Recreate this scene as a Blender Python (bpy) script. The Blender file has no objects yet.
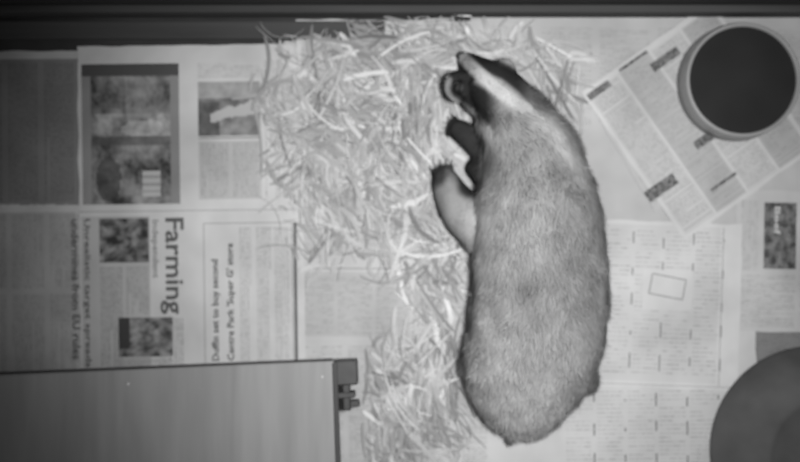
import bpy, bmesh, math, random
import numpy as np
from mathutils import Vector, noise
random.seed(11); rng=np.random.default_rng(7)
S=0.002; H=1.9
def W(px,py,z=0.0):
    f=(H-z)/H
    return Vector(((px-400)*S*f,(231-py)*S*f,z))
def INV(p):
    f=H/(H-p.z)
    return (400+p.x/S*f, 231-p.y/S*f)
sc=bpy.context.scene
sc.view_settings.view_transform='Standard'
sc.view_settings.look='None'
def link(o,parent=None):
    sc.collection.objects.link(o)
    if parent: o.parent=parent
    return o
# ---------------------------------------------------------------- materials
def newmat(name):
    m=bpy.data.materials.new(name); m.use_nodes=True
    nt=m.node_tree; b=nt.nodes['Principled BSDF']
    b.inputs['Specular IOR Level'].default_value=0.2
    return m,nt,b
def mat_noise(name,lo,hi,scale=(10,10,10),detail=4,rough=0.8,bump=0.0,bscale=None,spec=0.2):
    m,nt,b=newmat(name)
    tc=nt.nodes.new('ShaderNodeTexCoord'); mp=nt.nodes.new('ShaderNodeMapping')
    mp.inputs['Scale'].default_value=scale
    n=nt.nodes.new('ShaderNodeTexNoise'); n.inputs['Scale'].default_value=1; n.inputs['Detail'].default_value=detail
    r=nt.nodes.new('ShaderNodeValToRGB')
    r.color_ramp.elements[0].position=0.3; r.color_ramp.elements[1].position=0.7
    r.color_ramp.elements[0].color=(lo,lo,lo,1); r.color_ramp.elements[1].color=(hi,hi,hi,1)
    L=nt.links.new
    L(tc.outputs['Object'],mp.inputs['Vector']); L(mp.outputs[0],n.inputs['Vector']); L(n.outputs['Fac'],r.inputs[0]); L(r.outputs[0],b.inputs['Base Color'])
    b.inputs['Roughness'].default_value=rough; b.inputs['Specular IOR Level'].default_value=spec
    if bump>0:
        bp=nt.nodes.new('ShaderNodeBump'); bp.inputs['Strength'].default_value=bump; bp.inputs['Distance'].default_value=0.003
        L(n.outputs['Fac'],bp.inputs['Height']); L(bp.outputs[0],b.inputs['Normal'])
    return m
def mat_col(name,nscale=12,amt=0.15,rough=0.85,bump=0.0,bsc=6,spec=0.1,transl=0.0):
    m,nt,b=newmat(name); L=nt.links.new
    a=nt.nodes.new('ShaderNodeAttribute'); a.attribute_name='Col'
    tc=nt.nodes.new('ShaderNodeTexCoord')
    n=nt.nodes.new('ShaderNodeTexNoise'); n.inputs['Scale'].default_value=nscale; n.inputs['Detail'].default_value=3
    mr=nt.nodes.new('ShaderNodeMapRange'); mr.inputs[1].default_value=0.3; mr.inputs[2].default_value=0.7
    mr.inputs[3].default_value=1-amt; mr.inputs[4].default_value=1+amt*0.5
    mx=nt.nodes.new('ShaderNodeMix'); mx.data_type='RGBA'; mx.blend_type='MULTIPLY'; mx.inputs[0].default_value=1
    L(tc.outputs['Object'],n.inputs['Vector']); L(n.outputs['Fac'],mr.inputs[0])
    L(a.outputs['Color'],mx.inputs[6]); L(mr.outputs[0],mx.inputs[7]); L(mx.outputs[2],b.inputs['Base Color'])
    b.inputs['Roughness'].default_value=rough; b.inputs['Specular IOR Level'].default_value=spec
    if bump>0:
        n2=nt.nodes.new('ShaderNodeTexNoise'); n2.inputs['Scale'].default_value=bsc; n2.inputs['Detail'].default_value=2
        bp=nt.nodes.new('ShaderNodeBump'); bp.inputs['Strength'].default_value=bump; bp.inputs['Distance'].default_value=0.02
        L(tc.outputs['Object'],n2.inputs['Vector']); L(n2.outputs['Fac'],bp.inputs['Height']); L(bp.outputs[0],b.inputs['Normal'])
    if transl>0:
        tr=nt.nodes.new('ShaderNodeBsdfTransparent'); ms=nt.nodes.new('ShaderNodeMixShader'); ms.inputs[0].default_value=transl
        out=[x for x in nt.nodes if x.type=='OUTPUT_MATERIAL'][0]
        L(b.outputs[0],ms.inputs[1]); L(tr.outputs[0],ms.inputs[2]); L(ms.outputs[0],out.inputs[0])
    return m
M_paper=mat_col('newsprint',6,0.20,0.9,0.7,9)
M_straw=mat_col('straw',20,0.1,0.42,spec=0.5,transl=0.25)
M_fur=mat_col('badger_fur',24,0.15,0.75,spec=0.15)
M_skin=mat_col('badger_skin',24,0.15,0.85)
M_floor=mat_noise('floor_concrete',0.035,0.06,(8,8,8),5,0.9,0.2)
M_wall=mat_noise('wall_paint',0.035,0.055,(3,3,3),4,0.9)
M_trim=mat_noise('trim_wood',0.05,0.08,(2,30,30),4,0.8)
M_woodd=mat_noise('box_wood_side',0.06,0.10,(3,3,30),4,0.8)
M_metal=mat_noise('latch_metal',0.03,0.055,(30,30,30),3,0.5,spec=0.5)
M_screw=mat_noise('screw_metal',0.45,0.6,(30,30,30),1,0.4,spec=0.5)
M_ceram=mat_noise('glazed_stoneware',0.28,0.34,(6,6,6),3,0.4,spec=0.3)
M_water=mat_noise('dark_water',0.022,0.034,(6,6,6),2,0.2,spec=0.4)
M_rubber=mat_noise('feed_bowl_rubber',0.075,0.12,(9,9,9),4,0.7,0.1)
M_claw=mat_noise('claw_horn',0.2,0.3,(60,60,60),2,0.5)
def mat_wood():
    m,nt,b=newmat('lid_wood'); L=nt.links.new
    tc=nt.nodes.new('ShaderNodeTexCoord'); mp=nt.nodes.new('ShaderNodeMapping'); mp.inputs['Scale'].default_value=(4.5,.8,7)
    n=nt.nodes.new('ShaderNodeTexNoise'); n.inputs['Scale'].default_value=1; n.inputs['Detail'].default_value=4; n.inputs['Distortion'].default_value=.6
    mp2=nt.nodes.new('ShaderNodeMapping'); mp2.inputs['Scale'].default_value=(45,4,60)
    n2=nt.nodes.new('ShaderNodeTexNoise'); n2.inputs['Scale'].default_value=1; n2.inputs['Detail'].default_value=4
    wv=nt.nodes.new('ShaderNodeMath'); wv.operation='MULTIPLY'; wv.inputs[1].default_value=7
    sn=nt.nodes.new('ShaderNodeMath'); sn.operation='PINGPONG'; sn.inputs[1].default_value=1
    ad=nt.nodes.new('ShaderNodeMath'); ad.operation='MULTIPLY_ADD'; ad.inputs[1].default_value=.4
    r=nt.nodes.new('ShaderNodeValToRGB'); r.color_ramp.elements[0].position=.15; r.color_ramp.elements[1].position=.85
    r.color_ramp.elements[0].color=(.24,.24,.24,1); r.color_ramp.elements[1].color=(.36,.36,.36,1)
    L(tc.outputs['Object'],mp.inputs[0]);L(tc.outputs['Object'],mp2.inputs[0]);L(mp.outputs[0],n.inputs[0]);L(mp2.outputs[0],n2.inputs[0])
    L(n.outputs['Fac'],wv.inputs[0]);L(wv.outputs[0],sn.inputs[0]);L(sn.outputs[0],ad.inputs[0])
    m2=nt.nodes.new('ShaderNodeMath'); m2.operation='MULTIPLY'; m2.inputs[1].default_value=.6
    L(n2.outputs['Fac'],m2.inputs[0]); L(m2.outputs[0],ad.inputs[2]); L(ad.outputs[0],r.inputs[0]); L(r.outputs[0],b.inputs['Base Color'])
    b.inputs['Roughness'].default_value=.7
    return m
M_wood=mat_wood()
# ---------------------------------------------------------------- mesh helpers
def mesh_obj(name,verts,faces,mat,parent=None,smooth=False,cols=None):
    me=bpy.data.meshes.new(name); me.from_pydata([tuple(v) for v in verts],[],faces); me.update()
    o=bpy.data.objects.new(name,me); me.materials.append(mat); link(o,parent)
    if smooth:
        me.polygons.foreach_set('use_smooth',[True]*len(me.polygons))
    if cols is not None:
        at=me.color_attributes.new('Col','FLOAT_COLOR','CORNER')
        lt=np.zeros(len(me.polygons),dtype=np.int32); me.polygons.foreach_get('loop_total',lt)
        c=np.repeat(np.array(cols,dtype=np.float32),lt)
        d=np.stack([c,c,c,np.ones_like(c)],1).ravel(); at.data.foreach_set('color',d)
    return o
def prism(name,poly,z0,z1,mat,parent=None,bev=0.002):
    n=len(poly); v=[(x,y,z0) for x,y in poly]+[(x,y,z1) for x,y in poly]
    f=[tuple(range(n))[::-1],tuple(range(n,2*n))]+[(i,(i+1)%n,n+(i+1)%n,n+i) for i in range(n)]
    o=mesh_obj(name,v,f,mat,parent)
    bm=bmesh.new(); bm.from_mesh(o.data); bmesh.ops.recalc_face_normals(bm,faces=bm.faces); bm.to_mesh(o.data); bm.free()
    if bev:
        m=o.modifiers.new('b','BEVEL'); m.width=bev; m.segments=2
    return o
def rect(x0,y0,x1,y1): return [(x0,y0),(x1,y0),(x1,y1),(x0,y1)]
def lathe(name,prof,mat,parent=None,seg=96,center=(0,0,0)):
    v=[];f=[]
    for r,z in prof:
        for i in range(seg):
            a=2*math.pi*i/seg; v.append((center[0]+r*math.cos(a),center[1]+r*math.sin(a),center[2]+z))
    for j in range(len(prof)-1):
        for i in range(seg):
            k=(i+1)%seg; f.append((j*seg+i,j*seg+k,(j+1)*seg+k,(j+1)*seg+i))
    o=mesh_obj(name,v,f,mat,parent,smooth=True); return o
# ---------------------------------------------------------------- room
fy=W(0,10).y
prism('floor',rect(-1.6,-1.2,1.6,fy+0.1),-0.06,0.0,M_floor,bev=0)
wb=prism('wall_back',rect(-1.6,fy,1.6,fy+0.08),0.0,1.2,M_wall,bev=0)
prism('baseboard_back',rect(-1.6,fy-0.016,1.6,fy-0.0005),0.0005,0.05,M_trim,bev=0.003)
tl=prism('trim_1',rect(-1.6,W(0,40).y,W(385,0).x,W(0,22).y),0.0005,0.012,M_trim,bev=0.003)
# ---------------------------------------------------------------- newspapers
def wave(px,py): return 0.0011*(noise.noise(Vector((px/90,py/90,1.3)))+0.5*noise.noise(Vector((px/35,py/35,7))))
def font_mesh(txt):
    c=bpy.data.curves.new('f','FONT'); c.body=txt; c.size=1; c.offset=0.018; c.resolution_u=2
    o=bpy.data.objects.new('f',c); sc.collection.objects.link(o)
    dg=bpy.context.evaluated_depsgraph_get()
    me=bpy.data.meshes.new_from_object(o.evaluated_get(dg))
    vs=[v.co.copy() for v in me.vertices]; fs=[tuple(p.vertices) for p in me.polygons]
    bpy.data.objects.remove(o); bpy.data.meshes.remove(me); bpy.data.curves.remove(c)
    x0=min(v.x for v in vs);x1=max(v.x for v in vs);y0=min(v.y for v in vs);y1=max(v.y for v in vs)
    return [((v.x-x0)/(x1-x0),(v.y-y0)/(y1-y0)) for v in vs],fs
class Sheet:
    def __init__(s,ox,oy,ang,w,h,z0,tone=0.62,cell=7):
        s.o=(ox,oy); s.a=math.radians(ang); s.z0=z0; s.v=[];s.f=[];s.c=[]
        s.tone=tone; s.w=w; s.h=h
        s.grid(0,0,w,h,lambda a,b:tone,cell,0,edge=True)
    def pt(s,u,v,dz=0.0):
        x=s.o[0]+u*math.cos(s.a)-v*math.sin(s.a); y=s.o[1]+u*math.sin(s.a)+v*math.cos(s.a)
        p=W(x,y,0); p.z=s.z0+wave(x,y)+dz; return p
    def loc(s,x,y):
        dx=x-s.o[0];dy=y-s.o[1]
        return dx*math.cos(s.a)+dy*math.sin(s.a), -dx*math.sin(s.a)+dy*math.cos(s.a)
    def grid(s,u0,v0,u1,v1,fn,cell,dz,edge=False):
        nu=max(1,int(round((u1-u0)/cell))); nv=max(1,int(round((v1-v0)/cell))); b=len(s.v)
        for j in range(nv+1):
            for i in range(nu+1):
                u=u0+(u1-u0)*i/nu; v=v0+(v1-v0)*j/nv
                if edge:
                    if i in(0,nu): u+=1.6*noise.noise(Vector((v/25,i*3.1,s.o[0])))
                    if j in(0,nv): v+=1.6*noise.noise(Vector((u/25,j*3.1,s.o[1])))
                s.v.append(s.pt(u,v,dz))
        for j in range(nv):
            for i in range(nu):
                a=b+j*(nu+1)+i
                s.f.append((a,a+nu+1,a+nu+2,a+1)); s.c.append(fn((i+.5)/nu,(j+.5)/nv))
    def rectl(s,u0,v0,u1,v1,c,dz=0.0005): s.grid(u0,v0,u1,v1,lambda a,b:c,12,dz)
    def text(s,u0,v0,u1,v1,vert=False,ink=0.36,pitch=2.5,th=1.05):
        A,B=(v0,v1) if vert else (u0,u1); C,D=(u0,u1) if vert else (v0,v1)
        c=C+pitch/2
        while c<D-0.6:
            a=A; end=B if random.random()>0.13 else A+(B-A)*random.uniform(.3,.85)
            while a<end-1.5:
                l=min(random.uniform(2.5,9),end-a)
                cc=ink*random.uniform(.85,1.2)
                if vert: q=[s.pt(c-th/2,a,.0005),s.pt(c-th/2,a+l,.0005),s.pt(c+th/2,a+l,.0005),s.pt(c+th/2,a,.0005)]
                else: q=[s.pt(a,c-th/2,.0005),s.pt(a,c+th/2,.0005),s.pt(a+l,c+th/2,.0005),s.pt(a+l,c-th/2,.0005)]
                b=len(s.v); s.v+=q; s.f.append((b,b+1,b+2,b+3)); s.c.append(cc)
                a+=l+1.1
            c+=pitch
    def line(s,u0,v0,u1,v1,w,c):
        if abs(u1-u0)>abs(v1-v0): s.rectl(u0,v0-w/2,u1,v0+w/2,c,.0007)
        else: s.rectl(u0-w/2,v0,u0+w/2,v1,c,.0007)
    def box(s,u0,v0,u1,v1,w,c):
        s.line(u0,v0,u1,v0,w,c);s.line(u0,v1,u1,v1,w,c);s.line(u0,v0,u0,v1,w,c);s.line(u1,v0,u1,v1,w,c)
    def photo(s,u0,v0,u1,v1,fn,cell=2.2): s.grid(u0,v0,u1,v1,fn,cell,.0007)
    def head(s,txt,u0,v0,u1,v1,vert,c=0.12):
        vs,fs=font_mesh(txt); b=len(s.v)
        for tx,ty in vs:
            if vert==2: s.v.append(s.pt(u1-ty*(u1-u0),v1-tx*(v1-v0),.0008))
            elif vert: s.v.append(s.pt(u0+ty*(u1-u0),v0+tx*(v1-v0),.0008))
            else: s.v.append(s.pt(u0+tx*(u1-u0),v1-ty*(v1-v0),.0008))
        for f in fs: s.f.append(tuple(b+i for i in f)); s.c.append(c)
    def done(s,name='newspaper'): return mesh_obj(name,s.v,s.f,M_paper,cols=s.c)
def pn(seed,lo,hi,sx=6,sy=6):
    def fn(a,b):
        n=noise.noise(Vector((a*sx,b*sy,seed)))+.5*noise.noise(Vector((a*sx*2.7,b*sy*2.7,seed+4)))
        t=min(1,max(0,.5+n*.9)); return lo+(hi-lo)*t
    return fn
b1=Sheet(296,20,0.4,189,325,0.0035,0.54)
b1.text(6,20,60,120,False,.40); b1.text(66,20,118,120,False,.40); b1.text(124,20,180,120,False,.40); b1.text(6,130,60,235,False,.40); b1.text(66,130,118,235,False,.40)
b1.rectl(3,252,116,316,.48,.0003); b1.text(6,256,40,314,False,.40); b1.text(44,256,78,314,False,.40); b1.text(82,256,114,314,False,.40)
b1.text(124,130,180,235,False,.42); b1.text(124,245,180,316,False,.42); b1.line(0,248,118,248,1.2,.34)
b1.done()
g=Sheet(470,14,0.6,365,235,0.0015,0.48)
for i in range(6): g.text(14+i*58,12,64+i*58,110,False,.40)
g.done()
bb=Sheet(270,333,-0.6,485,170,0.0018,0.56)
for i in range(4): bb.text(30+i*48,8,72+i*48,160,False,.42)
bb.line(290,54,480,54,1.6,.34); bb.rectl(455,56,483,168,.62,.0003)
for i in range(5):
    x=295+i*31; bb.text(x,60,x+26,150,False,.44,pitch=4.2,th=1.3)
    for j in range(3): bb.line(x+28,64+j*30+random.uniform(-6,6),x+28,70+j*30+random.uniform(0,9),1.5,.18)
bb.done()
fsh=Sheet(722,318,1.5,110,170,0.0006,0.24); fsh.text(8,10,100,160,False,.18); fsh.done()
e=Sheet(736,190,1.0,95,141,0.004,0.52)
e.photo(28,12,60,78,pn(31,.05,.25,5,8)); e.text(5,10,24,80,True,.40); e.text(5,84,60,136,False,.40); e.text(64,10,92,136,False,.40)
e.head('Beef',38,16,44,44,True,.6)
e.done()
c=Sheet(560,218,2.0,182,166,0.0062,0.60)
c.rectl(44,4,160,160,.55,.0002)
for i in range(4):
    x=46+i*30; c.text(x,8,x+25,156,False,.46,pitch=4.4,th=1.5)
    for j in range(5): c.line(x+27.5,12+j*31+random.uniform(-6,6),x+27.5,19+j*31+random.uniform(0,8),1.4,.22)
c.rectl(84,48,134,88,.57,.0009)
c.line(163,4,163,162,1,.38); c.line(2,163,180,163,1,.40)
c.done()
st=Sheet(650,271,11,38,24,0.0075,0.57,cell=6); st.box(2,2,36,22,1.1,.26); st.done('paper_label')
# left pages
a=Sheet(-70,52,-0.4,152,160,0.0028,0.50)
a.rectl(4,8,150,154,.24,.0002)  # dark tint: dense print plus the lamp's falloff painted in
for i in range(4): a.text(6+i*36,12,38+i*36,150,True,.15,pitch=3)
a.done()
a3=Sheet(-70,205,-0.4,160,175,0.0030,0.56)
for i in range(4): a3.text(6+i*38,10,40+i*38,84,True,.33); a3.text(6+i*38,90,40+i*38,168,True,.33)
a3.rectl(70,8,146,168,.44,.0002)
a3.done()
l=Sheet(78,47,-0.7,224,325,0.0052,0.60)
def P1(s,t):
    n=noise.noise(Vector((s*4,t*6,2)))+.6*noise.noise(Vector((s*13,t*16,5)))+.4*noise.noise(Vector((s*26,t*34,9)))
    vb=.17+.18*n
    if t<.09: return .09
    if s<.10: return .28
    if s>.90: return .26
    if .10<t<.35: vb=.17+.16*n if s<.45 else .24+.18*n
    if .35<=t<.52: vb=.27+.24*n
    if .52<=t<.58: vb=.13+.08*n
    if t>=.58: vb=.20+.20*n
    if ((s-.27)/.13+.15*n)**2+((t-.82)/.16)**2<1: vb=.09+.06*n
    if ((s-.62)/.22)**2+((t-.46)/.06+.3*n)**2<1: vb=.40+.2*n
    if .76<t<.95 and .62<s<.80: vb=.50 if int(t*60)%3 else .34
    return max(.05,vb)
l.photo(4,18,101,158,P1,1.5)
def P2(s,t):
    n=noise.noise(Vector((s*6,t*5,12)))+.4*noise.noise(Vector((s*15,t*14,2)))
    if t<.3: return .34+.1*n
    d_=t-(.72-.28*s)
    if abs(d_)<.07+.06*s+.05*n and s>.2: return .46
    if s<.35 and t>.35: return max(.05,.12+.08*n)
    if t<.6: return .19+.12*n
    return .26+.14*n
l.photo(120,37,182,91,P2,1.5); l.text(120,18,182,34,False,.42)
l.rectl(120,96,182,154,.48,.0002); l.text(122,98,150,152,True,.36); l.text(154,98,180,152,True,.36); l.text(186,16,216,154,True,.42)
l.line(120,93,182,93,1.3,.25)
l.line(0,165,222,165,1.0,.38)
l.head('Farming',80,172,104,268,True,.12)
l.head('Independent',71,174,79,232,True,.24)
l.rectl(2,170,70,322,.46,.0002)
def P3(s,t):
    n=noise.noise(Vector((s*5,t*5,22)))+.5*noise.noise(Vector((s*12,t*12,3))); return max(.04,.15+.24*n)
l.photo(20,172,69,216,P3,1.6)
l.text(20,220,44,320,True,.28); l.text(46,220,70,268,True,.30)
def P4(s,t):
    n=noise.noise(Vector((s*5,t*5,42)))+.5*noise.noise(Vector((s*12,t*12,3)))
    return .06 if (s<.22 and t<.8) else max(.06,.20+.26*n)
l.photo(38,271,92,310,P4,1.6); l.text(78,272,104,320,True,.34); l.text(38,312,92,322,False,.34)
l.head('Unrealistic target spreads',3,172,11,320,True,.12)
l.head('undermines from EU rules',-8,172,0,312,True,.12)
l.box(124,178,212,318,1.0,.36)
l.head('Duffin set to buy second',131,214,140,315,2,.06)
l.head("Centre Park 'Super G' store",146,198,155,315,2,.06)
l.text(159,182,173,316,True,.42); l.text(176,182,191,316,True,.42); l.text(194,182,209,316,True,.42)
l.line(215,178,215,318,3,.14); l.line(215,150,215,160,2,.3)
l.done()
d2=Sheet(589,104,-31,80,125,0.0066,0.50); d2.text(4,6,76,120,False,.38); d2.done()
d=Sheet(580,93,-35.1,158,180,0.0088,0.58)
for i in range(4):
    u=5+i*38
    d.rectl(u-1,6,u+35,176,.44 if i%2 else .52,.0002)
    v=8
    while v<170:
        hgt=random.uniform(18,40); e2=min(174,v+hgt)
        d.text(u+1,v,u+33,e2-3,False,.36,pitch=3.0,th=1.1); d.line(u,e2-1,u+34,e2-1,.8,.36); v=e2
for (x,y,wd,ht) in [(598,91,26,7),(660,188,34,12),(664,60,32,9),(702,141,20,9),(632,62,34,3),(722,182,30,3)]:
    uu,vv=d.loc(x,y); d.photo(uu-wd/2,vv-ht/2,uu+wd/2,vv+ht/2,pn(x,.05,.26,12,5),2)
d.done()
# ---------------------------------------------------------------- straw
sv=[];sf=[];scol=[]
BODY=[(500,98,20),(515,120,30),(530,152,44),(537,198,55),(540,245,62),(541,290,64),(538,335,64),(530,374,62),(522,405,48),(450,205,14),(445,180,10),(472,175,14)]
def blocked(x,y):
    if y>338 and x<362: return True
    if y<16: return True
    return any(math.hypot(x-bx,y-by)<br for bx,by,br in BODY)
def blade(px,py,z,ang,L,w,curl,tone,tilt=0,sag=0,free=False):
    n=9; x,y=px,py; pts=[]; a=ang-curl/2
    for i in range(n):
        t=i/(n-1); pts.append((x,y,max(0.0125,z+tilt*(t-.5)-sag*(2*t-1)**2))); x+=math.cos(a)*L/(n-1); y+=math.sin(a)*L/(n-1); a+=curl/(n-1)
    mx=sum(p[0] for p in pts)/n-px; my=sum(p[1] for p in pts)/n-py
    if any(blocked(p[0]-mx,p[1]-my) for p in pts) and not free: return
    b=len(sv); tw=random.uniform(-.5,.5)
    for i,p in enumerate(pts):
        q=W(p[0]-mx,p[1]-my,0); q.z=p[2]
        p2=pts[min(i+1,n-1)];p1=pts[max(i-1,0)]
        dx,dy=p2[0]-p1[0],-(p2[1]-p1[1]); l_=math.hypot(dx,dy)+1e-6
        ww=w*S*(.4 if i in(0,n-1) else 1)/2
        nx,ny=-dy/l_*ww*math.cos(tw),dx/l_*ww*math.cos(tw); nz=ww*math.sin(tw)
        sv.append((q.x+nx,q.y+ny,q.z+nz)); sv.append((q.x-nx,q.y-ny,q.z-nz))
    for i in range(n-1):
        sf.append((b+2*i,b+2*i+1,b+2*i+3,b+2*i+2)); scol.append(tone)
def clump(cx,cy,sx,sy,N,hmax,dirbias=None):
    k=0
    while k<N:
        dx,dy=random.gauss(0,1),random.gauss(0,1)
        if dx*dx+dy*dy>4.4: continue
        x,y=cx+dx*sx,cy+dy*sy
        hh=hmax*math.exp(-(dx*dx+dy*dy)/2)
        z=.0135+random.random()**1.5*hh
        L=random.choice([random.uniform(10,25),random.uniform(20,50),random.uniform(35,75)])
        loc=2.4*noise.noise(Vector((x/50,y/50,4)))
        ang=random.uniform(0,6.28) if random.random()<.25 else (1.2 if dirbias is None else dirbias)+loc+random.gauss(0,.3)
        curl=random.choice([random.uniform(-.6,.6),random.uniform(-2.4,2.4),random.uniform(-1.2,1.2)])
        patch=min(1,max(0,.5+1.1*noise.noise(Vector((x/26,y/26,9)))))
        tone=(.30+.30*patch)*random.uniform(.7,1.3)
        if random.random()<.12: tone=.78
        blade(x,y,z,ang,L,random.choice([.7,1.0,1.4,2.0,3.0,4.5]),curl,tone,random.uniform(-.005,.005),random.uniform(0,.003)); k+=1
clump(385,130,52,55,850,.018,1.1)
clump(435,58,52,20,360,.014,0.25)
clump(345,190,38,42,260,.012,1.2)
clump(425,225,30,42,260,.012,2.2)
clump(292,100,22,34,70,.008,1.0)
clump(552,80,22,26,70,.010,.9)
clump(435,300,24,28,90,.008,None)
blade(440,17,.025,0.05,62,2.2,.25,.8,free=True); blade(425,23,.02,-.12,50,1.6,.3,.7)
so=mesh_obj('straw_bedding',sv,sf,M_straw,cols=scol)
sv=[];sf=[];scol=[]
clump(415,410,34,40,520,.014,None)
blade(433,347,.03,-.75,48,1.8,.1,.75); blade(388,362,.02,-1.2,34,1.8,.2,.65)
mesh_obj('straw_bedding',sv,sf,M_straw,cols=scol)
# ---------------------------------------------------------------- wooden box
def Pz(px,py,z):
    p=W(px,py,z); return (p.x,p.y)
zt=.13
box=bpy.data.objects.new('wooden_nest_box',None); link(box)
prism('lid',[Pz(-90,600,zt),Pz(345,600,zt),Pz(334,361,zt),Pz(-90,379,zt)],zt-.016,zt,M_wood,box,.003)
cor=[Pz(-90,600,zt),Pz(345,600,zt),Pz(334,361,zt),Pz(-90,379,zt)]
cx=sum(c_[0] for c_ in cor)/4; cy=sum(c_[1] for c_ in cor)/4
ins=[(cx+(x-cx)*.975,cy+(y-cy)*.955) for x,y in cor]
prism('side_panels',ins,.011,zt-.0165,M_woodd,box,.002)
prism('lid_edge_batten',[Pz(340,600,zt+.004),Pz(346,600,zt+.004),Pz(337,362,zt+.004),Pz(332,363,zt+.004)],zt-.004,zt+.004,M_woodd,box,.002)
for (x,y) in [(322,377),(128,384)]:
    p=W(x,y,zt); lathe('screw',[(0,.0022),(.002,.002),(.0032,.0006),(.0032,-.002)],M_screw,box,20,(p.x,p.y,zt))
prism('latch_plate',[Pz(334,386,.12),Pz(358,385,.12),Pz(357,360,.12),Pz(334,361,.12)],.085,.12,M_metal,box,.003)
prism('latch_bolt',[Pz(343,411,.115),Pz(351,411,.115),Pz(350,384,.115),Pz(342,384,.115)],.10,.115,M_metal,box,.003)
prism('latch_knob',[Pz(350,408,.118),Pz(360,407,.118),Pz(359,400,.118),Pz(350,401,.118)],.10,.118,M_metal,box,.002)
prism('latch_staple',[Pz(336,399,.118),Pz(355,398,.118),Pz(355,392,.118),Pz(336,393,.118)],.09,.118,M_metal,box,.002)
# ---------------------------------------------------------------- water bowl
zr=.065; c0=W(744,79.5,zr); k=S*(H-zr)/H
bz=.012
bowl=bpy.data.objects.new('water_bowl',None); link(bowl)
ro=58.5*k; ri=53.5*k
lathe('bowl_body',[(0,bz),(ro*.98,bz),(ro*1.02,bz+.004),(ro*1.0,bz+.03),(ro*.985,zr-.006),(ro*.975,zr-.001),(ro*.95,zr),(ri+.001,zr-.001),(ri,zr-.005),(ri*.97,zr-.02),(ri*.85,bz+.012),(0,bz+.008)],M_ceram,bowl,128,(c0.x,c0.y,0))
lathe('water',[(0,zr-.007),(ri*.996,zr-.007)],M_water,bowl,128,(c0.x,c0.y,0))
# ---------------------------------------------------------------- upturned rubber bowl
q=W(818,452,.03); R=104*S*(H-.03)/H
lathe('upturned_feed_bowl',[(R*1.0,.008),(R*1.01,.011),(R*1.01,.015),(R*.99,.022),(R*.96,.035),(R*.90,.060),(R*.82,.080),(R*.72,.092),(R*.62,.098),(R*.60,.0985),(R*.57,.098),(R*.55,.095),(0,.096)],M_rubber,None,128,(q.x,q.y,0))
# ---------------------------------------------------------------- badger
bv=[];bf=[]
def cr(p0,p1,p2,p3,t):
    return [0.5*((2*b)+(-a+c_)*t+(2*a-5*b+4*c_-d_)*t*t+(-a+3*b-3*c_+d_)*t**3) for a,b,c_,d_ in zip(p0,p1,p2,p3)]
def tube(nodes,seg=28,sub=5,body=False,expo=1.0):
    P=[nodes[0]]+list(nodes)+[nodes[-1]]; pts=[]
    for i in range(1,len(P)-2):
        for j in range(sub): pts.append(cr(P[i-1],P[i],P[i+1],P[i+2],j/sub))
    pts.append(list(nodes[-1]))
    ws=[]
    for q_ in pts:
        w_=W(q_[0],q_[1],q_[2]); ws.append((w_,max(.0015,q_[3]*S*(H-q_[2])/H),max(.0015,q_[4] if len(q_)>4 else q_[3]*S)))
    b=len(bv); n=len(ws)
    for i,(p,rs,rv) in enumerate(ws):
        t=(ws[min(i+1,n-1)][0]-ws[max(i-1,0)][0]).normalized()
        side=t.cross(Vector((0,0,1)))
        side=side.normalized() if side.length>.05 else Vector((1,0,0))
        up=side.cross(t).normalized()
        if body: up=Vector((0,0,1))
        for k_ in range(seg):
            a_=2*math.pi*k_/seg
            v=p+side*rs*math.cos(a_)+up*rv*math.sin(a_)
            if v.z<.0135: v.z=.0135
            bv.append(v)
    for i in range(n-1):
        for k_ in range(seg):
            m_=(k_+1)%seg; bf.append((b+i*seg+k_,b+i*seg+m_,b+(i+1)*seg+m_,b+(i+1)*seg+k_))
    for ring,flip in ((0,True),(n-1,False)):
        cpt=sum((bv[b+ring*seg+k_] for k_ in range(seg)),Vector())/seg
        ci=len(bv); bv.append(cpt)
        for k_ in range(seg):
            m_=(k_+1)%seg
            bf.append((ci,b+ring*seg+m_,b+ring*seg+k_) if flip else (ci,b+ring*seg+k_,b+ring*seg+m_))
trunk=[(486,80,.085,10,.03),(494,92,.095,25,.05),(511,115,.105,35,.07),(530,152,.112,47,.088),(537,198,.118,59,.098),(540,245,.120,64,.102),(541,290,.120,66,.104),(536,335,.118,67,.102),(528,370,.108,63,.09),(522,398,.09,52,.072),(517,420,.075,36,.05),(513,433,.07,16,.02)]
tube(trunk,40,5,True)
tube([(522,118,.125,26,.05),(505,100,.120,28,.05),(490,85,.110,24,.047),(479,74,.090,17,.036),(471,66,.066,12,.024),(465,60,.050,8,.016),(462,57,.042,3,.006)],28,5)
tube([(500,112,.085,20,.035),(480,98,.085,18,.035),(466,90,.085,13,.028),(458,86,.08,6,.01)],24,4)
tube([(503,130,.085,24,.04),(486,124,.08,15,.03),(478,120,.075,7,.015)],24,4)
def ear(cx,cy,z,r,th,a0):
    nodes=[]
    for i in range(9):
        a_=a0+math.radians(-125+i*250/8); nodes.append((cx+r*math.cos(a_),cy+r*math.sin(a_),z+.006*math.cos((i-4)/3),th if 0<i<8 else th*.6))
    tube(nodes,12,3)
ear(460,87,.120,11.5,4.8,math.radians(200))
tube([(476,93,.10,9),(466,89,.105,10),(460,87,.106,8)],16,3)
ear(504,70,.125,8,4,math.radians(-70))
tube([(505,84,.115,9),(503,75,.118,8),(503,71,.118,5)],16,3)
legA=[(508,226,.09,28),(486,225,.078,29),(466,214,.062,23),(453,197,.048,18),(446,182,.038,14),(443,172,.030,10)]
tube(legA,22,4)
legB=[(508,160,.07,18),(485,148,.055,15),(468,136,.04,12),(458,129,.032,10),(453,126,.028,7)]
tube(legB,20,4)
tube([(508,172,.08,26),(488,170,.06,20),(476,168,.045,12),(470,166,.035,6)],20,4)   # chest between forelegs
claws=[]
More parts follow.
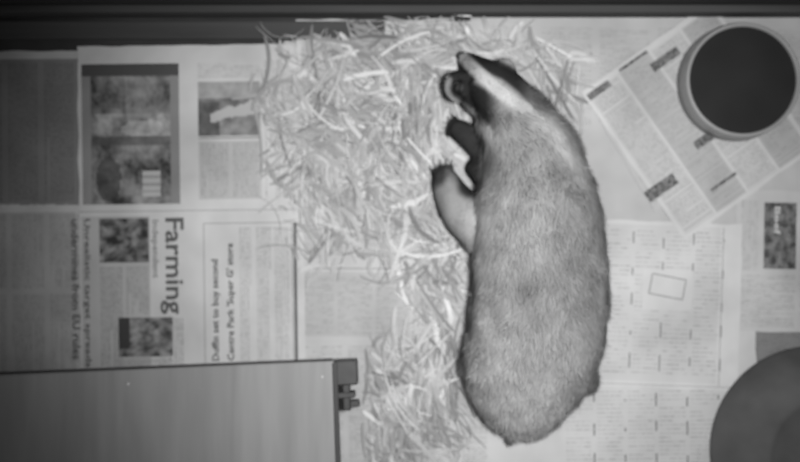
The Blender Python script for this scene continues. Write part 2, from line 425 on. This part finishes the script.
def toes(px,py,z,ang,r,spread=.9,cl=True):
    for i in range(5):
        a_=ang+(i-2)*spread/4; s_=(i-2)
        bx=px+ -math.sin(ang)*s_*r*.42; by=py+math.cos(ang)*s_*r*.42
        L=r*(.95-.1*abs(s_))
        ex,ey=bx+math.cos(a_)*L,by+math.sin(a_)*L
        tube([(bx,by,z,2.6),((bx+ex)/2,(by+ey)/2,z*.95,2.5),(ex,ey,z*.8,2.0)],10,3)
        claws.append((ex,ey,z*.8,a_))
toes(443,173,.028,math.radians(-105),9)
toes(454,127,.027,math.radians(205),8)
tube([(555,368,.07,30),(576,374,.05,20),(588,382,.032,11),(592,386,.026,8)],20,4)
tube([(500,362,.08,34),(480,364,.055,20),(471,360,.035,13),(467,354,.028,9)],20,4)
toes(588,384,.024,math.radians(60),6); toes(469,355,.024,math.radians(-110),6)
tube([(516,412,.08,20),(515,426,.072,11),(513,434,.06,7),(511,438,.05,3)],16,4)
me=bpy.data.meshes.new('t'); me.from_pydata([tuple(v) for v in bv],[],bf); me.update()
bm=bmesh.new(); bm.from_mesh(me); bmesh.ops.recalc_face_normals(bm,faces=bm.faces); bm.to_mesh(me); bm.free()
to=bpy.data.objects.new('t',me); link(to)
m=to.modifiers.new('r','REMESH'); m.mode='VOXEL'; m.voxel_size=.0036
m=to.modifiers.new('s','SMOOTH'); m.factor=.5; m.iterations=7
dg=bpy.context.evaluated_depsgraph_get()
bme=bpy.data.meshes.new_from_object(to.evaluated_get(dg)); bpy.data.objects.remove(to)
bme.name='badger'; bme.materials.clear(); bme.materials.append(M_skin)
badger=bpy.data.objects.new('badger',bme); link(badger)
bme.polygons.foreach_set('use_smooth',[True]*len(bme.polygons))
def pdist(x,y,pl):
    best=1e9
    for (x0,y0),(x1,y1) in zip(pl[:-1],pl[1:]):
        dx,dy=x1-x0,y1-y0; t=max(0,min(1,((x-x0)*dx+(y-y0)*dy)/(dx*dx+dy*dy))); best=min(best,math.hypot(x-x0-t*dx,y-y0-t*dy))
    return best
def sm(a_,b_,x):
    t=max(0,min(1,(x-a_)/(b_-a_))); return t*t*(3-2*t)
STW=[(460,55),(480,74),(503,94),(527,110)]
STW2=[(527,110),(558,138),(582,172),(596,220)]
DL=[(456,66),(464,76),(461,88),(478,98),(500,118)]
DR=[(474,56),(492,66),(506,72),(524,86),(543,106)]
def fcol(p):
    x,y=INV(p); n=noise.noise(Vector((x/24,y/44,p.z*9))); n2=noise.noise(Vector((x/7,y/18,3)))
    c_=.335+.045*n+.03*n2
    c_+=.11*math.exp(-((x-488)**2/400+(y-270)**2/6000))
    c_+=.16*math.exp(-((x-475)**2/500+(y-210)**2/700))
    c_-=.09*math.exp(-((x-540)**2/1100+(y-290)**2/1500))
    c_-=.06*math.exp(-((x-580)**2/400+(y-260)**2/8000))  # shading falloff along the right outline, painted into the fur
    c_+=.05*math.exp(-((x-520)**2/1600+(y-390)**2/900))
    d_=pdist(x,y,STW2); c_+=.13*(1-sm(3,14,d_))*(1-sm(130,215,y))
    c_+=.20*math.exp(-((x-486)**2/160+(y-130)**2/260))
    fd=1-sm(515,548,x)*.8
    d_=pdist(x,y,DR); w_=(1-sm(6,11,d_))*fd; c_=c_*(1-w_)+.03*w_
    fd=1-sm(484,504,x)*.7
    d_=pdist(x,y,DL); w_=(1-sm(9,15,d_))*fd; c_=c_*(1-w_)+.025*w_
    d_=pdist(x,y,STW); w_=(1-sm(4,8,d_))*(1-.5*sm(500,530,x)); c_=c_*(1-w_)+.58*w_
    d_=math.hypot(x-458,y-86); w_=(1-sm(3,6,d_))*.6; c_=c_*(1-w_)+.22*w_
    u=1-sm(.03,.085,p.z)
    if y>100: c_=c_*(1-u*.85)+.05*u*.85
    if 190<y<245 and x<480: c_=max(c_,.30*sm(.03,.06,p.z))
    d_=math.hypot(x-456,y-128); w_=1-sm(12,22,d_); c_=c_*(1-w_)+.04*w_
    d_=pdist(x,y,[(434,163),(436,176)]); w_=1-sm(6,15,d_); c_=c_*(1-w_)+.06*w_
    d_=pdist(x,y,[(472,140),(470,160),(470,186)]); w_=1-sm(8,17,d_); c_=c_*(1-w_)+.045*w_  # shade between the forelegs, painted into the fur colour
    return max(.02,c_)
nv=len(bme.vertices)
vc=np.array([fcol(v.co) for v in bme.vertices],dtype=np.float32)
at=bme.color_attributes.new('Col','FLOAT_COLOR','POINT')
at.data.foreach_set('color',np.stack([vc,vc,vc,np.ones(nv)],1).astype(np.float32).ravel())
# fur strands
bme.calc_loop_triangles()
co=np.zeros(nv*3); bme.vertices.foreach_get('co',co); co=co.reshape(-1,3)
no=np.zeros(nv*3); bme.vertices.foreach_get('normal',no); no=no.reshape(-1,3)
nt_=len(bme.loop_triangles); tri=np.zeros(nt_*3,dtype=np.int32); bme.loop_triangles.foreach_get('vertices',tri); tri=tri.reshape(-1,3)
A,B,C=co[tri[:,0]],co[tri[:,1]],co[tri[:,2]]
ar=np.linalg.norm(np.cross(B-A,C-A),axis=1)
ar*= (A[:,2]>.02)
N=90000
idx=rng.choice(nt_,N,p=ar/ar.sum()); r1=np.sqrt(rng.random(N)); r2=rng.random(N)
wa,wb_,wc=1-r1,r1*(1-r2),r1*r2
t3=tri[idx]
p=co[t3[:,0]]*wa[:,None]+co[t3[:,1]]*wb_[:,None]+co[t3[:,2]]*wc[:,None]
nn=no[t3[:,0]]*wa[:,None]+no[t3[:,1]]*wb_[:,None]+no[t3[:,2]]*wc[:,None]; nn/=np.linalg.norm(nn,axis=1)[:,None]+1e-9
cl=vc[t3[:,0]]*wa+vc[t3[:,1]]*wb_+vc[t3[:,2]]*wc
spine=np.array([tuple(W(x,y,z)) for x,y,z in [(463,57,.05),(490,85,.1),(511,115,.1),(530,152,.1),(537,198,.1),(540,245,.1),(541,290,.1),(538,335,.1),(530,374,.1),(522,404,.09),(515,441,.07)]])
mid=(spine[1:]+spine[:-1])/2; dr=spine[1:]-spine[:-1]; dr/=np.linalg.norm(dr,axis=1)[:,None]
D=np.exp(-np.sum((p[:,None,:]-mid[None])**2,axis=2)/(.05**2))+1e-12
fl=(D[:,:,None]*dr[None]).sum(1)/D.sum(1)[:,None]
fl-= nn*np.sum(fl*nn,axis=1)[:,None]; fl/=np.linalg.norm(fl,axis=1)[:,None]+1e-6
jit=rng.normal(0,.20,(N,3))
cn=np.array([noise.noise_vector(Vector(q_)*26) for q_ in p])*.6
dirv=fl+nn*.33+jit+cn; dirv/=np.linalg.norm(dirv,axis=1)[:,None]
pxv=400+p[:,0]/S*H/(H-p[:,2]); pyv=231-p[:,1]/S*H/(H-p[:,2])
ln=.021*np.ones(N); headm=(pyv<110)&(pxv<530); ln[headm]=.005
ln[(pxv<478)&(pyv<240)]=.006
ln[(p[:,2]<.04)]=.008
ln[(pyv>410)&(pxv<540)]=.022
ln*=rng.uniform(.6,1.15,N)
sd=np.cross(dirv,nn); sd/=np.linalg.norm(sd,axis=1)[:,None]+1e-9
w0=.0009
m1=p+dirv*(ln*.5)[:,None]
d2_=dirv-nn*.28; d2_[:,2]-=.1; d2_/=np.linalg.norm(d2_,axis=1)[:,None]
tip=m1+d2_*(ln*.5)[:,None]
base=p-nn*.001
vv=np.stack([base-sd*w0,base+sd*w0,m1+sd*w0*.75,m1-sd*w0*.75,tip],1)
vv[:,:,2]=np.maximum(vv[:,:,2],.0125)
vv=vv.reshape(-1,3)
fm=bpy.data.meshes.new('fur_coat')
i5=np.arange(N)*5
loops=np.stack([i5,i5+1,i5+2,i5+3,i5+3,i5+2,i5+4],1).ravel()
fm.vertices.add(N*5); fm.vertices.foreach_set('co',vv.ravel())
fm.loops.add(N*7); fm.loops.foreach_set('vertex_index',loops.astype(np.int32))
fm.polygons.add(N*2)
ls=np.stack([np.arange(N)*7,np.arange(N)*7+4],1).ravel()
fm.polygons.foreach_set('loop_start',ls.astype(np.int32))
try: fm.polygons.foreach_set('loop_total',np.tile([4,3],N).astype(np.int32))
except Exception: pass
fm.update(calc_edges=True); fm.validate()
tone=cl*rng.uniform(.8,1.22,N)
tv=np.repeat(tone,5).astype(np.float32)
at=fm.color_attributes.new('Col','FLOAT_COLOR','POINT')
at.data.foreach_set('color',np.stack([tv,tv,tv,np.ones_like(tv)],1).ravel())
fm.materials.append(M_fur)
fo=bpy.data.objects.new('fur_coat',fm); link(fo,badger)
def ball(name,px,py,z,r,mat,par):
    bm=bmesh.new(); bmesh.ops.create_uvsphere(bm,u_segments=20,v_segments=12,radius=r); me=bpy.data.meshes.new(name); 
    bmesh.ops.translate(bm,verts=bm.verts,vec=W(px,py,z)); bm.to_mesh(me); bm.free(); me.materials.append(mat)
    for p_ in me.polygons: p_.use_smooth=True
    return link(bpy.data.objects.new(name,me),par)
ball('nose',461,56,.043,.009,M_metal,badger)
ball('eye_left',469,77,.092,.006,M_metal,badger); ball('eye_right',487,67,.095,.005,M_metal,badger)
for i,(x,y,z,a_) in enumerate(claws):
    p0=W(x,y,z); dd=Vector((math.cos(a_),-math.sin(a_),0)); p1=p0+dd*.006+Vector((0,0,.001)); p2=p0+dd*.011+Vector((0,0,-.005)); p2.z=max(.013,p2.z)
    vs=[];fs=[]; sdv=Vector((-dd.y,dd.x,0))
    for (pp,r) in ((p0,.0022),(p1,.0017),(p2,.0004)):
        for k_ in range(6):
            t=2*math.pi*k_/6; vs.append(pp+sdv*r*math.cos(t)+Vector((0,0,1))*r*math.sin(t))
    for j in range(2):
        for k_ in range(6): fs.append((j*6+k_,j*6+(k_+1)%6,(j+1)*6+(k_+1)%6,(j+1)*6+k_))
    mesh_obj('claw',vs,fs,M_claw,badger,smooth=True)
# ---------------------------------------------------------------- light + camera
w=bpy.data.worlds.new('w'); sc.world=w; w.use_nodes=True
w.node_tree.nodes['Background'].inputs[0].default_value=(1,1,1,1); w.node_tree.nodes['Background'].inputs[1].default_value=.10
ld=bpy.data.lights.new('infrared_lamp','SPOT'); ld.energy=150; ld.spot_size=math.radians(63); ld.spot_blend=1; ld.shadow_soft_size=.06
lo=bpy.data.objects.new('infrared_lamp',ld); link(lo); lo.location=(.18,.02,1.85)
cd=bpy.data.cameras.new('camera'); cam=bpy.data.objects.new('camera',cd); link(cam)
cam.location=(0,0,H); cd.sensor_width=36; cd.lens=36*H/1.6
cd.dof.use_dof=True; cd.dof.focus_distance=1.42; cd.dof.aperture_fstop=1.9
sc.camera=cam
